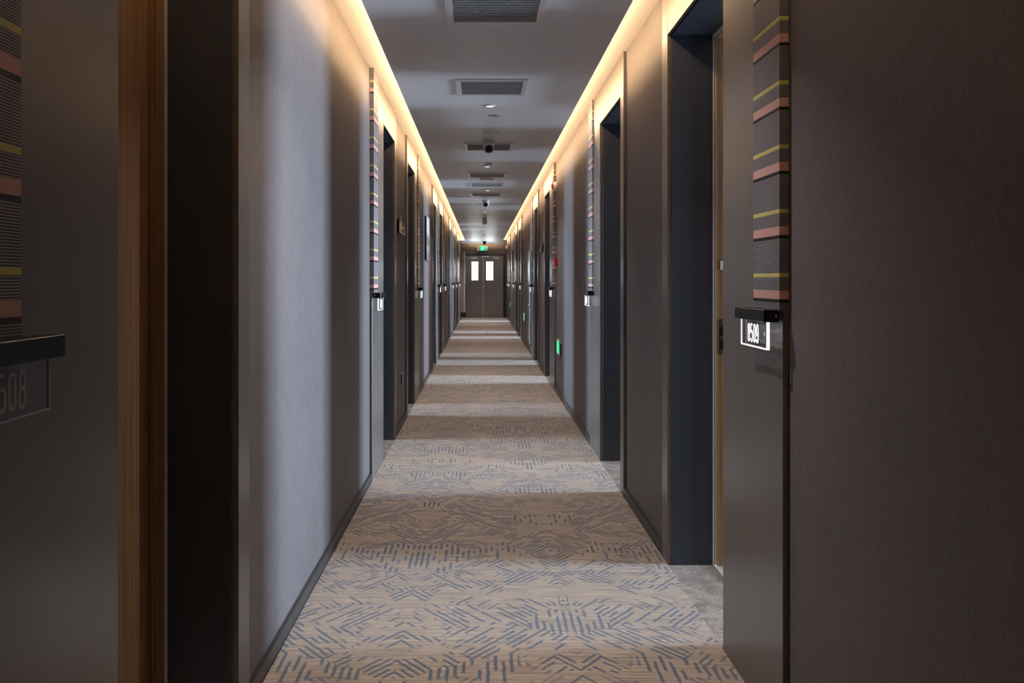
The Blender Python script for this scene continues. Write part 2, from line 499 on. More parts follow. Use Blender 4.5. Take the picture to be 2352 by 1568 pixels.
# skirting between the door surrounds
def skirting(s, name, label):
    f = FR[s]
    root = thing(name, (s * f, Y0, 0), label, 'baseboard', kind='structure')
    y = Y0
    for d in sorted((d for d in DOORS if d[0] == s), key=lambda d: d[1]):
        a = d[1] - (d[4] if d[3] == 'near' else CAS); b = d[2] + (d[4] if d[3] == 'far' else CAS)
        if a - y > 0.03:
            obj('skirting_board', B(s * (f + 0.002), s * (f + WALL_D - 0.0005), y + 0.0005, a - 0.0005, -0.008, 0.052, bev=0.001), M['base'], root)
        y = b
    if Y1 - y > 0.03:
        obj('skirting_board', B(s * (f + 0.002), s * (f + WALL_D - 0.0005), y + 0.0005, Y1, -0.008, 0.052, bev=0.001), M['base'], root)
skirting(-1, 'baseboard_left', 'dark grey metal skirting at the foot of the left wall')
skirting(1, 'baseboard_right', 'dark grey metal skirting at the foot of the right wall')

# door surrounds with their rooms
ORD = {1: ['nearest', 'second', 'third', 'fourth', 'fifth', 'sixth', 'seventh', 'farthest'],
       -1: ['nearest', 'second', 'third', 'fourth', 'fifth', 'sixth', 'seventh', 'farthest']}
cnt = {1: 0, -1: 0}
SIGNS = []
for di, (s, ya, yb, pside, pw, is_open, num) in enumerate(DOORS):
    f = FR[s]; side = 'right' if s > 0 else 'left'
    pos = ORD[s][cnt[s]]; cnt[s] += 1
    D = thing('door_%d' % (di + 1), (s * f, (ya + yb) / 2, 0),
              '%s guest room doorway in dark metal surround, %s on the %s wall, %s' % ('open' if is_open else 'closed', pos, side, 'letting daylight out' if is_open else 'brown wooden door shut'),
              'door', 'guest room doorways', 'structure')
    def X(d): return s * (f + d)
    if pside == 'near': pa, pb, ca, cb = ya - pw, ya, yb, yb + CAS
    else: pa, pb, ca, cb = yb, yb + pw, ya - CAS, ya
    pan = obj('side_panel', B(X(0), X(WALL_D - 0.0005), pa, pb, -0.010, Z_SOF - 0.001, bev=0.0012), M['panel'], D)
    obj('casing', B(X(0), X(WALL_D - 0.0005), ca, cb, -0.010, Z_SOF - 0.001, bev=0.0012), M['panel'], D)
    obj('header_panel', B(X(0.0008), X(WALL_D - 0.0005), ya + 0.0005, yb - 0.0005, Z_HEAD, Z_SOF - 0.001, bev=0.0012), M['panel'], D)
    # striped strip up the outer edge of the wide panel
    out = pa if pside == 'near' else pb; sg = 1 if pside == 'near' else -1
    bm = bmesh.new()
    box(bm, X(-0.0105), X(-0.0003), out - sg * 0.003, out + sg * 0.255, 1.212, Z_SOF - 0.002)
    box(bm, X(-0.0003), X(WALL_D - 0.001), out - sg * 0.003, out - sg * 0.0003, 1.212, Z_SOF - 0.002)
    tag(obj('striped_strip', bm, M['stripes'], D), 'strip printed with pink, yellow and fine grey stripes')
    # lining of the recess
    for (a, b) in ((ya - 0.020, ya + 0.004), (yb - 0.004, yb + 0.020)):
        obj('jamb', B(X(0.021), X(0.205), a, b, -0.010, Z_HEAD + 0.020, bev=0.001), M['liner'], D)
    for (a, b) in ((ya - 0.020, ya - 0.0005), (yb + 0.0005, yb + 0.020)):
        obj('jamb_edge', B(X(WALL_D + 0.0002), X(0.0208), a, b, -0.010, Z_HEAD + 0.020), M['panel'], D)
    obj('head_jamb', B(X(0.021), X(0.205), ya + 0.0042, yb - 0.0042, Z_HEAD - 0.004, Z_HEAD + 0.020, bev=0.001), M['liner'], D)
    latch = yb if pside == 'near' else ya; ls = -1 if pside == 'near' else 1
    if num == '8508': latch, ls = ya, 1
    fin = 0.020 if is_open else 0.085
    # aluminium weather trim and the wooden frame behind it
    bm = bmesh.new()
    box(bm, X(0.2055), X(0.2120), ya - 0.018, ya + 0.012, -0.010, Z_HEAD - 0.0125)
    box(bm, X(0.2055), X(0.2120), yb - 0.012, yb + 0.018, -0.010, Z_HEAD - 0.0125)
    box(bm, X(0.2055), X(0.2120), ya - 0.018, yb + 0.018, Z_HEAD - 0.0122, Z_HEAD + 0.018)
    if is_open:
        box(bm, X(0.2145), X(0.2195), ya - 0.018, ya + 0.016, -0.010, Z_HEAD - 0.0165)
        box(bm, X(0.2145), X(0.2195), yb - 0.016, yb + 0.018, -0.010, Z_HEAD - 0.0165)
        box(bm, X(0.2145), X(0.2195), ya - 0.018, yb + 0.018, Z_HEAD - 0.0162, Z_HEAD + 0.018)
    obj('aluminium_trim', bm, M['alu'], D)
    bm = bmesh.new()
    for (a, b) in ((ya - 0.018, ya + fin), (yb - fin, yb + 0.018)):
        box(bm, X(0.2200 if is_open else 0.2125), X(0.290), a, b, -0.010, Z_HEAD - 0.0205)
    box(bm, X(0.2200 if is_open else 0.2125), X(0.290), ya - 0.018, yb + 0.018, Z_HEAD - 0.020, Z_HEAD + 0.018)
    fr = obj('door_frame', bm, M['wood'], D)
    # stone threshold, polished
    obj('threshold', B(X(0.0015), X(0.30), ya + 0.0045, yb - 0.0045, -0.0119, -0.003), M['marble'], D)
    obj('sill_strip', B(X(0.206), X(0.219), ya + 0.017, yb - 0.017, -0.0029, 0.004), M['alu'], D)
    # strike plate on the latch side of the frame
    bm = B(X(0.232), X(0.256), latch + ls * (fin + 0.0002), latch + ls * (fin + 0.0025), 0.96, 1.12)
    sp = obj('strike_plate', bm, M['blackm'], fr)
    if num == '8509':
        for z in (0.985, 1.045):
            obj('bolt_hole', B(X(0.237), X(0.251), latch + ls * (fin + 0.0026), latch + ls * (fin + 0.0034), z, z + 0.040), M['black'], fr)
        for z in (0.970, 1.108):
            obj('screw', axis_lathe([(0.004, 0), (0.004, 0.001), (0.002, 0.0014)], (X(0.244), latch + ls * (fin + 0.0026), z), (0, ls, 0), 10), M['chrome'], fr)
        obj('room_switch', B(X(0.236), X(0.256), latch + ls * (fin + 0.0002), latch + ls * (fin + 0.006), 1.345, 1.385, bev=0.001), M['offwhite'], fr)  # the room's wall switch, added here as a plate on the door frame
    # the leaf
    hinge = ya + 0.022 if pside == 'near' else yb - 0.022; hs = 1 if pside == 'near' else -1
    wdt = (yb - ya) - 0.046
    if is_open:
        leaf = obj('door_leaf', B(X(0.262), X(0.262 + wdt), hinge, hinge + hs * 0.045, 0.006, Z_HEAD - 0.024, bev=0.002), M['wood'], D)
        hx0, hx1, hy = 0.262 + wdt - 0.11, 0.262 + wdt - 0.05, hinge + hs * 0.045
        bm = B(X(hx0), X(hx1), hy + hs * 0.0002, hy + hs * 0.008, 0.95, 1.17, bev=0.001)
        hd = obj('lock_plate', bm, M['chrome'], leaf)
        bm = bmesh.new()
        box(bm, X(hx0 + 0.02), X(hx0 + 0.04), hy + hs * 0.0085, hy + hs * 0.05, 1.03, 1.05)
        box(bm, X(hx0 - 0.08), X(hx0 + 0.04), hy + hs * 0.036, hy + hs * 0.05, 1.03, 1.05)
        obj('lever_handle', bm, M['chrome'], leaf)
    else:
        leaf = obj('door_leaf', B(X(0.2335), X(0.275), ya + fin + 0.0015, yb - fin - 0.0015, 0.006, Z_HEAD - 0.022, bev=0.002), M['wood'], D)
        ly = (latch + ls * (fin + 0.07))
        obj('lock_plate', B(X(0.2260), X(0.2333), ly - 0.03, ly + 0.03, 0.95, 1.17, bev=0.001), M['chrome'], leaf)
        bm = bmesh.new()
        box(bm, X(0.190), X(0.2258), ly - 0.01, ly + 0.01, 1.03, 1.05)
        box(bm, X(0.190), X(0.204), ly - 0.01, ly + ls * 0.13, 1.03, 1.05)
        obj('lever_handle', bm, M['chrome'], leaf)
    # the room behind an open door: a long entry hall with a window at its end
    if is_open:
        x0, x1 = 0.2935, 6.9
        ra, rb = (ya - 0.36, yb + 0.22) if pside == 'near' else (ya - 0.22, yb + 0.36)
        zt = 2.62; t = 0.06
        wc = (ya + yb) / 2; wh = 0.66
        bm = bmesh.new()
        for (a, b) in ((ra - t, ra), (rb, rb + t)):
            box(bm, X(x0), X(x1), a, b, -0.012, zt)
        box(bm, X(x0), X(x1), ra - t, rb + t, zt, zt + t)
        box(bm, X(x1), X(x1 + t), ra - t, wc - wh, -0.012, zt + t)
        box(bm, X(x1), X(x1 + t), wc + wh, rb + t, -0.012, zt + t)
        box(bm, X(x1), X(x1 + t), wc - wh, wc + wh, -0.012, 0.10)
        box(bm, X(x1), X(x1 + t), wc - wh, wc + wh, 2.35, zt + t)
        rw = obj('wall_guest_room', bm, M['roomwall'])
        tag(rw, 'plain walls of the guest room behind the open doorway, %s on the %s wall' % (pos, side), 'wall', 'guest room interiors', 'structure')
        rf = obj('floor_guest_room', B(X(0.3005), X(x1 + t), ra - t, rb + t, -0.07, -0.0125), M['roomfloor'])
        tag(rf, 'pale floor of the guest room behind the open doorway, %s on the %s wall' % (pos, side), 'floor', 'guest room floors', 'structure')
        wn = thing('window_%d' % (di + 1), (X(x1), wc, 0.10), 'tall window at the end of the guest room behind the doorway, %s on the %s' % (pos, side), 'window', 'guest room windows', 'structure')
        bm = bmesh.new()
        for (a, b) in ((wc - wh + 0.001, wc - wh + 0.04), (wc + wh - 0.04, wc + wh - 0.001), (wc - 0.02, wc + 0.02)):
            box(bm, X(x1 + 0.005), X(x1 + 0.05), a, b, 0.141, 2.309)
        box(bm, X(x1 + 0.005), X(x1 + 0.05), wc - wh + 0.001, wc + wh - 0.001, 0.101, 0.14)
        box(bm, X(x1 + 0.005), X(x1 + 0.05), wc - wh + 0.001, wc + wh - 0.001, 2.31, 2.349)
        obj('window_frame', bm, M['alu'], wn)
        ld = bpy.data.lights.new('window_daylight', 'AREA')
        ld.spread = math.radians(60); ld.shape = 'RECTANGLE'; ld.size = 2.2; ld.size_y = 2 * wh
        ld.energy = DAY_POWER * (1.0 if s > 0 else 0.6); ld.color = DAY_COLOR
        lo = bpy.data.objects.new('window_daylight', ld); COL.objects.link(lo)
        lo.location = (X(x1 + t + 0.02), wc, 1.22)
        lo.rotation_euler = (0, math.radians(90) * s, 0)
    SIGNS.append((s, f, out, sg, num, pos, side, di))

# ================================================================== THINGS
# edge-lit acrylic room number signs under a black bar
for (s, f, out, sg, num, pos, side, di) in SIGNS:
    lit = num != '8508'
    def X(d): return s * (f + d)
    label = {'8508': 'unlit clear acrylic room number sign reading 8508, cut by the left picture edge',
             '8509': 'lit acrylic room number sign reading 8509 under a black bar'}.get(
        num, 'glowing acrylic room number sign on black bar, %s sign along the %s wall' % (pos, side))
    R = thing('room_number_sign', (X(-0.011), out + sg * 0.15, 1.10), label, 'sign', 'room number signs')
    y0, y1 = out - sg * 0.001, out + sg * 0.309
    bar = obj('bar', B(X(-0.054), X(-0.0108), y0, y1, 1.180, 1.2145, bev=0.0012), M['black'], R)
    obj('screw', axis_lathe([(0.004, 0), (0.004, 0.0012), (0.002, 0.0016)], (X(-0.020), y0 - sg * 0.0002, 1.197), (0, -sg, 0), 10), M['chrome'], bar)
    p0, p1 = out + sg * 0.012, out + sg * 0.282
    plate = obj('acrylic_plate', B(X(-0.0420), X(-0.0330), p0 + sg * 0.0035, p1 - sg * 0.0035, 1.1038, 1.1795), M['acrylic'], R)
    bm = bmesh.new()
    box(bm, X(-0.0420), X(-0.0330), p0, p0 + sg * 0.0033, 1.1038, 1.1795)
    box(bm, X(-0.0420), X(-0.0380), p1 - sg * 0.0033, p1, 1.1038, 1.1795)
    box(bm, X(-0.0420), X(-0.0330), p0, p1, 1.1000, 1.1035)
    obj('plate_edge', bm, M['glow'] if lit else M['dimedge'], R)
    # digits run left to right for someone facing the wall
    hgt = 0.050; gap = 0.0125; adv = hgt * W_ + gap
    total = adv * 4 - gap
    c = (p0 + p1) / 2; dirn = 1 if s < 0 else -1
    st = c - dirn * total / 2
    for k, ch in enumerate(num):
        bm = bmesh.new(); o0 = st + dirn * adv * k
        for li, line in enumerate(DIG[ch]):
            ribbon(bm, line, lambda a, b, t, o0=o0, li=li: (X(-0.0421 - (0.0006 + 0.0003 * li) * t), o0 + dirn * a * hgt, 1.1165 + b * hgt), 0.062)
        obj('digit', bm, M['glowdig'] if lit else M['dimdig'], plate)

# ---------------------------------------------------------------- ceiling fittings
CX = 0.062
def vent(yc, label):
    R = thing('ceiling_vent', (CX, yc, Z_PAN), label, 'vent', 'ceiling vents')
    hx, hy, fw = 0.23, 0.25, 0.034
    z0, z1 = Z_PAN - 0.010, Z_PAN - 0.0002
    bm = bmesh.new()
    box(bm, CX - hx, CX - hx + fw, yc - hy, yc + hy, z0, z1, bev=0.002)
    box(bm, CX + hx - fw, CX + hx, yc - hy, yc + hy, z0, z1, bev=0.002)
    box(bm, CX - hx + fw, CX + hx - fw, yc - hy, yc - hy + fw, z0, z1, bev=0.002)
    box(bm, CX - hx + fw, CX + hx - fw, yc + hy - fw, yc + hy, z0, z1, bev=0.002)
    obj('frame', bm, M['ventf'], R)
    obj('backing', B(CX - hx + fw, CX + hx - fw, yc - hy + fw, yc + hy - fw, z1 - 0.0012, z1), M['ventb'], R)
    n = 17; span = 2 * (hy - fw); pitch = span / n
    first = None
    for i in range(n):
        y = yc - hy + fw + pitch * (i + 0.5)
        if first is None:
            bm = bmesh.new(); hw = hx - fw - 0.0005
            a = pitch * 0.45
            pts = [(-a, z0 + 0.0012), (-a + 0.002, z0 + 0.0002), (a, z0 + 0.0042), (a - 0.002, z0 + 0.0052)]
            lo = [bm.verts.new((CX - hw, y + p, q)) for p, q in pts]; hi = [bm.verts.new((CX + hw, y + p, q)) for p, q in pts]
            bm.faces.new(lo); bm.faces.new(hi)
            for k in range(4): bm.faces.new((lo[k], lo[(k + 1) % 4], hi[(k + 1) % 4], hi[k]))
            first = obj('slat', bm, M['slat'], R, origin=(CX, y, Z_PAN))
        else:
            c = first.copy(); COL.objects.link(c); c.parent = R; c.location = (0, y - yc, 0)
    return R
vent(4.39, 'large slatted ceiling vent cut off by the top of the picture')
vent(6.19, 'slatted metal ceiling vent in front of the nearest round ceiling lamp')
vent(8.95, 'slatted ceiling vent partly hidden behind the nearer turret camera')
vent(11.37, 'slatted ceiling vent just before the beaded round detector')
vent(12.55, 'slatted ceiling vent just beyond the beaded round detector')
vent(13.95, 'farthest slatted ceiling vent, before the second turret camera')

def downlight(x, y, r, label):
    R = thing('downlight', (x, y, Z_PAN), label, 'lamp', 'small round ceiling lamps')
    obj('ring', lathe([(r * 0.74, Z_PAN - 0.0005), (r, Z_PAN - 0.0005), (r * 0.97, Z_PAN - 0.006), (r * 0.76, Z_PAN - 0.008)], x, y), M['white'], R, smooth=True)
    obj('lens', lathe([(r * 0.72, Z_PAN - 0.0005), (r * 0.72, Z_PAN - 0.006), (r * 0.5, Z_PAN - 0.009), (0.004, Z_PAN - 0.010)], x, y), M['lens'], R, smooth=True)
    ld = bpy.data.lights.new('downlight_beam', 'AREA')
    ld.shape = 'DISK'; ld.spread = math.radians(118); ld.size = r * 1.3; ld.energy = DOWN_POWER; ld.color = DOWN_COLOR
    lo = bpy.data.objects.new('downlight_beam', ld); COL.objects.link(lo)
    lo.location = (x, y, Z_PAN - 0.0115)
downlight(0.06, 3.30, 0.046, 'small round ceiling lamp just above the top of the picture')
downlight(0.058, 6.84, 0.046, 'small round white ceiling lamp nearest the viewer')
downlight(0.060, 10.50, 0.045, 'small round white ceiling lamp second along the ceiling')
downlight(0.080, 13.30, 0.045, 'small round white ceiling lamp between the two farthest vents')
downlight(0.050, 17.50, 0.045, 'small round ceiling lamp before the ceiling access hatch')

def cover(x, y, r, label):
    R = thing('sprinkler_cover', (x, y, Z_PAN), label, 'sprinkler', 'round ceiling covers')
    obj('collar', lathe([(r * 0.8, Z_PAN - 0.0003), (r * 0.8, Z_PAN - 0.006)], x, y), M['blackm'], R)
    obj('disc', lathe([(r, Z_PAN - 0.0062), (r, Z_PAN - 0.009), (r * 0.85, Z_PAN - 0.011), (0.004, Z_PAN - 0.0115)], x, y), M['offwhite'], R, smooth=False)
cover(0.074, 7.28, 0.043, 'flat grey disc cover just beyond the nearest ceiling lamp')
cover(0.072, 10.27, 0.042, 'flat grey disc cover beside the second ceiling lamp')
cover(0.050, 26.5, 0.042, 'small dark disc on the far ceiling, before the exit sign')
downlight(0.050, 21.0, 0.045, 'small round ceiling lamp just beyond the round grey dome')
downlight(0.050, 24.5, 0.045, 'small round ceiling lamp before the small dark far disc')
downlight(0.050, 28.0, 0.045, 'small round ceiling lamp beyond the small dark far disc')
downlight(0.050, 30.6, 0.045, 'small round ceiling lamp nearest the end fire doors')

R = thing('ceiling_speaker', (0.078, 8.1, Z_PAN), 'round recessed ceiling speaker ring just before the nearer turret camera', 'speaker')
obj('ring', lathe([(0.046, Z_PAN - 0.0003), (0.068, Z_PAN - 0.0003), (0.066, Z_PAN - 0.008), (0.050, Z_PAN - 0.010), (0.046, Z_PAN - 0.006)], 0.078, 8.1, 28), M['white'], R, smooth=True)
obj('grille', lathe([(0.0455, Z_PAN - 0.0003), (0.0455, Z_PAN - 0.003), (0.004, Z_PAN - 0.0035)], 0.078, 8.1, 28), M['ventb'], R)

def turret(x, y, label, k=1.0, dark=False):
    R = thing('security_camera', (x, y, Z_PAN), label, 'camera', 'ceiling turret cameras')
    shell = M['blackm'] if dark else M['offwhite']
    obj('mount', lathe([(0.052 * k, Z_PAN - 0.0003), (0.057 * k, Z_PAN - 0.012 * k), (0.056 * k, Z_PAN - 0.034 * k), (0.046 * k, Z_PAN - 0.052 * k)], x, y, 28), shell, R, smooth=True)
    c = Vector((x, y - 0.006, Z_PAN - 0.062 * k)); r = 0.049 * k
    bm = bmesh.new()
    bmesh.ops.create_uvsphere(bm, u_segments=24, v_segments=16, radius=r)
    bmesh.ops.translate(bm, verts=bm.verts, vec=c)
    ball = obj('ball', bm, shell, R, smooth=True)
    ax = Vector((0.03, -1, -0.30)).normalized()
    obj('lens_window', axis_lathe([(0.034 * k, 0.030 * k), (0.034 * k, 0.043 * k), (0.028 * k, 0.048 * k), (0.004, 0.051 * k)], c, ax, 24), M['black'], ball, smooth=True)
    obj('lens_ring', axis_lathe([(0.0345 * k, 0.028 * k), (0.040 * k, 0.030 * k), (0.040 * k, 0.036 * k), (0.0345 * k, 0.0405 * k)], c, ax, 24), shell, ball, smooth=True)
    bm = bmesh.new()
    bmesh.ops.create_uvsphere(bm, u_segments=8, v_segments=6, radius=0.004 * k)
    bmesh.ops.translate(bm, verts=bm.verts, vec=(x + 0.017 * k, y - 0.0545 * k, Z_PAN - 0.016 * k))
    obj('screw', bm, M['blackm'], R)
turret(0.062, 8.62, 'white turret security camera with black lens, nearest on the ceiling')
turret(0.060, 15.0, 'white turret security camera beyond the farthest vent')
turret(0.080, 31.2, 'dark turret camera in front of the green exit sign', 1.0, True)

R = thing('smoke_detector', (0.058, 11.75, Z_PAN), 'wide round ceiling detector with small bright beads between two vents', 'detector')
obj('body', lathe([(0.088, Z_PAN - 0.0003), (0.088, Z_PAN - 0.010), (0.070, Z_PAN - 0.020), (0.004, Z_PAN - 0.022)], 0.058, 11.75, 28), M['offwhite'], R, smooth=True)
for k in range(10):
    bm = bmesh.new(); a = 2 * math.pi * k / 10 + 0.2
    bmesh.ops.create_uvsphere(bm, u_segments=8, v_segments=6, radius=0.007)
    bmesh.ops.translate(bm, verts=bm.verts, vec=(0.058 + 0.062 * math.cos(a), 11.75 + 0.062 * math.sin(a), Z_PAN - 0.024))
    obj('bead', bm, M['chrome'], R, smooth=True)

R = thing('dome_detector', (0.055, 19.6, Z_PAN), 'round grey dome hanging from the ceiling beyond the access hatch', 'detector')
obj('base_plate', lathe([(0.050, Z_PAN - 0.0003), (0.050, Z_PAN - 0.012), (0.030, Z_PAN - 0.018)], 0.055, 19.6), M['white'], R, smooth=True)
obj('dome', lathe([(0.028, Z_PAN - 0.0185), (0.046, Z_PAN - 0.040), (0.052, Z_PAN - 0.068), (0.045, Z_PAN - 0.098), (0.025, Z_PAN - 0.116), (0.004, Z_PAN - 0.120)], 0.055, 19.6), M['ventf'], R, smooth=True)

R = thing('access_hatch', (0.055, 18.7, Z_PAN), 'thin outlined rectangular access hatch in the ceiling', 'hatch')
bm = bmesh.new()
for (a, b, c, d) in ((-0.215, -0.20, 18.5, 18.9), (0.30, 0.315, 18.5, 18.9), (-0.20, 0.30, 18.5, 18.515), (-0.20, 0.30, 18.885, 18.9)):
    box(bm, a, b, c, d, Z_PAN - 0.003, Z_PAN - 0.0003)
obj('frame', bm, M['ventf'], R)
obj('lid', B(-0.1995, 0.2995, 18.5155, 18.8845, Z_PAN - 0.002, Z_PAN - 0.0003), M['ceil'], R)

# ---------------------------------------------------------------- end of the corridor
def epx(px): return (px - 1107) * Y1 / FPX
def epz(py): return EYE + (642 - py) * Y1 / FPX
E = thing('door_%d' % (len(DOORS) + 1), (0.05, Y1, 0), 'grey double fire doors with two bright narrow windows at the corridor end', 'door', kind='structure')
xl, xc, xr = epx(1069), epx(1109.6), epx(1156)
zt = epz(587)
bm = bmesh.new()
box(bm, xl - 0.05, xl, Y1 - 0.03, Y1 - 0.001, 0, zt + 0.05); box(bm, xr, xr + 0.05, Y1 - 0.03, Y1 - 0.001, 0, zt + 0.05); box(bm, xl, xr, Y1 - 0.03, Y1 - 0.001, zt, zt + 0.05)
obj('door_frame', bm, M['base'], E)
zw0, zw1 = epz(643), epz(601)
for (a, b, wa, wb) in ((xl + 0.003, xc - 0.006, epx(1083.5), epx(1098.2)), (xc + 0.006, xr - 0.003, epx(1117), epx(1132.5))):
    bm = bmesh.new(); ya_, yb_ = Y1 - 0.05, Y1 - 0.002
    box(bm, a, wa, ya_, yb_, 0.006, zt - 0.003); box(bm, wb, b, ya_, yb_, 0.006, zt - 0.003)
    box(bm, wa, wb, ya_, yb_, 0.006, zw0); box(bm, wa, wb, ya_, yb_, zw1, zt - 0.003)
    leaf = obj('door_leaf', bm, M['firedoor'], E)
    obj('window_pane', B(wa, wb, Y1 - 0.030, Y1 - 0.020, zw0, zw1), M['daypane'], leaf)
    bm = bmesh.new(); t = 0.012
    box(bm, wa - t, wa, Y1 - 0.056, Y1 - 0.0502, zw0 - t, zw1 + t); box(bm, wb, wb + t, Y1 - 0.056, Y1 - 0.0502, zw0 - t, zw1 + t)
    box(bm, wa, wb, Y1 - 0.056, Y1 - 0.0502, zw0 - t, zw0); box(bm, wa, wb, Y1 - 0.056, Y1 - 0.0502, zw1, zw1 + t)
    obj('window_bead', bm, M['firedoor'], leaf)
    # closer with its arm
    sd = -1 if a < xc - 0.1 else 1; cx = (xl + 0.30) if sd < 0 else (xr - 0.25)
    cl = obj('door_closer', B(cx - 0.11, cx + 0.11, Y1 - 0.095, Y1 - 0.0503, zt - 0.115, zt - 0.065, bev=0.004), M['alu'], leaf)
    bm = B(cx - sd * 0.02 - 0.10, cx - sd * 0.02 + 0.10, Y1 - 0.11, Y1 - 0.097, zt - 0.050, zt - 0.030)
    obj('closer_arm', bm, M['gold'], leaf)
obj('meeting_strip', B(xc - 0.0055, xc + 0.020, Y1 - 0.058, Y1 - 0.0503, 0.006, zt - 0.06), M['alu'], E)
obj('coordinator', B(epx(1106), epx(1124), Y1 - 0.10, Y1 - 0.0503, zt - 0.060, zt - 0.012, bev=0.004), M['alu'], E)
bm = bmesh.new()
box(bm, xc + 0.045, xc + 0.075, Y1 - 0.060, Y1 - 0.0503, 0.96, 1.10); box(bm, xc + 0.045, xc + 0.16, Y1 - 0.105, Y1 - 0.088, 1.035, 1.055); box(bm, xc + 0.05, xc + 0.07, Y1 - 0.09, Y1 - 0.06, 1.035, 1.055)
obj('lever_handle', bm, M['chrome'], E)
tag(obj('baseboard_end', B(xr + 0.052, FR[1], Y1 - 0.015, Y1 - 0.0005, 0, 0.09), M['liner']), 'short dark skirting right of the end fire doors', 'baseboard', kind='structure')

# tall grey cabinet door standing open on the left before the fire doors
yq = 31.6
def q(px): return (px - 1107) * yq / FPX
def qz(py): return EYE + (642 - py) * yq / FPX
R = thing('cabinet_door', (-FR[-1], yq, qz(717)), 'tall narrow grey panel standing open from the left wall before the fire doors', 'panel')
obj('leaf', B(-FR[-1] - 0.015, q(1066), yq, yq + 0.03, qz(717), qz(577), bev=0.002), M['firedoor'], R)
obj('edge_strip', B(q(1066) + 0.0002, q(1068.5), yq - 0.004, yq + 0.034, qz(717), qz(577)), M['alu'], R)
obj('lock', B(q(1064.5), q(1066), yq - 0.012, yq - 0.0002, 1.0, 1.06), M['chrome'], R)

# exit sign above the fire doors
ys = Y1 - 0.06
def ex(px): return (px - 1107) * ys / FPX
def ez(py): return EYE + (642 - py) * ys / FPX
R = thing('exit_sign', (ex(1108), ys, ez(576)), 'green lit exit sign with running figure above the end fire doors', 'sign')
obj('housing', B(ex(1095.2), ex(1120.8), ys, Y1 - 0.001, ez(576), ez(565.3), bev=0.004), M['offwhite'], R)
gp = obj('green_panel', B(ex(1103), ex(1113.2), ys - 0.004, ys - 0.0003, ez(575), ez(565.6), bev=0.0015), M['green'], R)
def poly(bm, pts, y0, y1):
    lo = [bm.verts.new((x, y0, z)) for x, z in pts]; hi = [bm.verts.new((x, y1, z)) for x, z in pts]
    bm.faces.new(lo); bm.faces.new(hi); n_ = len(pts)
    for i in range(n_): bm.faces.new((lo[i], lo[(i + 1) % n_], hi[(i + 1) % n_], hi[i]))
cxm, czm = ex(1108.2), ez(570.3); hh = 0.055
bm = bmesh.new()
def P(*p): return [(cxm + a * hh, czm + b * hh) for a, b in p]
def limb(a, b, wd=0.16):
    d = Vector((b[0] - a[0], b[1] - a[1])).normalized(); nn = Vector((-d.y, d.x)) * wd
    poly(bm, P((a[0] + nn.x, a[1] + nn.y), (b[0] + nn.x, b[1] + nn.y), (b[0] - nn.x, b[1] - nn.y), (a[0] - nn.x, a[1] - nn.y)), ys - 0.0055, ys - 0.0042)
poly(bm, P(*[(0.15 + 0.2 * math.cos(k * math.pi / 4), 0.85 + 0.2 * math.sin(k * math.pi / 4)) for k in range(8)]), ys - 0.0055, ys - 0.0042)
limb((0.05, 0.6), (-0.1, 0.0), 0.2); limb((0.0, 0.5), (0.5, 0.3), 0.1); limb((0.0, 0.5), (-0.5, 0.35), 0.1)
limb((-0.1, 0.0), (0.35, -0.3), 0.13); limb((0.35, -0.3), (0.25, -0.85), 0.12); limb((-0.1, 0.0), (-0.3, -0.5), 0.13); limb((-0.3, -0.5), (-0.8, -0.55), 0.12)
obj('running_figure', bm, M['greenw'], gp)
bm = bmesh.new(); ax_, az_ = ex(1116.6), ez(569.6)
poly(bm, [(ax_ + a * 0.055, az_ + b * 0.055) for a, b in ((-0.85, 0.22), (0.1, 0.22), (0.1, 0.55), (0.9, 0.0), (0.1, -0.55), (0.1, -0.22), (-0.85, -0.22))], ys - 0.004, ys - 0.0003)
obj('arrow', bm, M['green'], R)

# ---------------------------------------------------------------- wall fittings
def rwall(d): return FR[1] + WALL_D - d
def lwall(d): return -(FR[-1] + WALL_D - d)

for k, (y, lab) in enumerate(((10.6, 'nearest green glowing low-level exit light on the right wall'),
                              (19.2, 'second green glowing low-level exit light on the right wall'),
                              (28.2, 'farthest green glowing low-level exit light on the right wall'))):
    R = thing('low_exit_light', (rwall(0), y, 0.48), lab, 'sign', 'low green exit lights')
    obj('back_box', B(rwall(0.0005), rwall(0.012), y - 0.15, y + 0.15, 0.468, 0.60), M['blackm'], R)
    fr = bmesh.new()
    for (a, b, c, d) in ((-0.17, -0.15, 0.475, 0.635), (0.15, 0.17, 0.475, 0.635), (-0.15, 0.15, 0.475, 0.492), (-0.15, 0.15, 0.618, 0.635)):
        box(fr, rwall(0.0125), rwall(0.026), y + a, y + b, c, d)
    obj('frame', fr, M['alu'], R)
    obj('green_face', B(rwall(0.013), rwall(0.0245), y - 0.1495, y + 0.1495, 0.4925, 0.6175), M['green'], R)

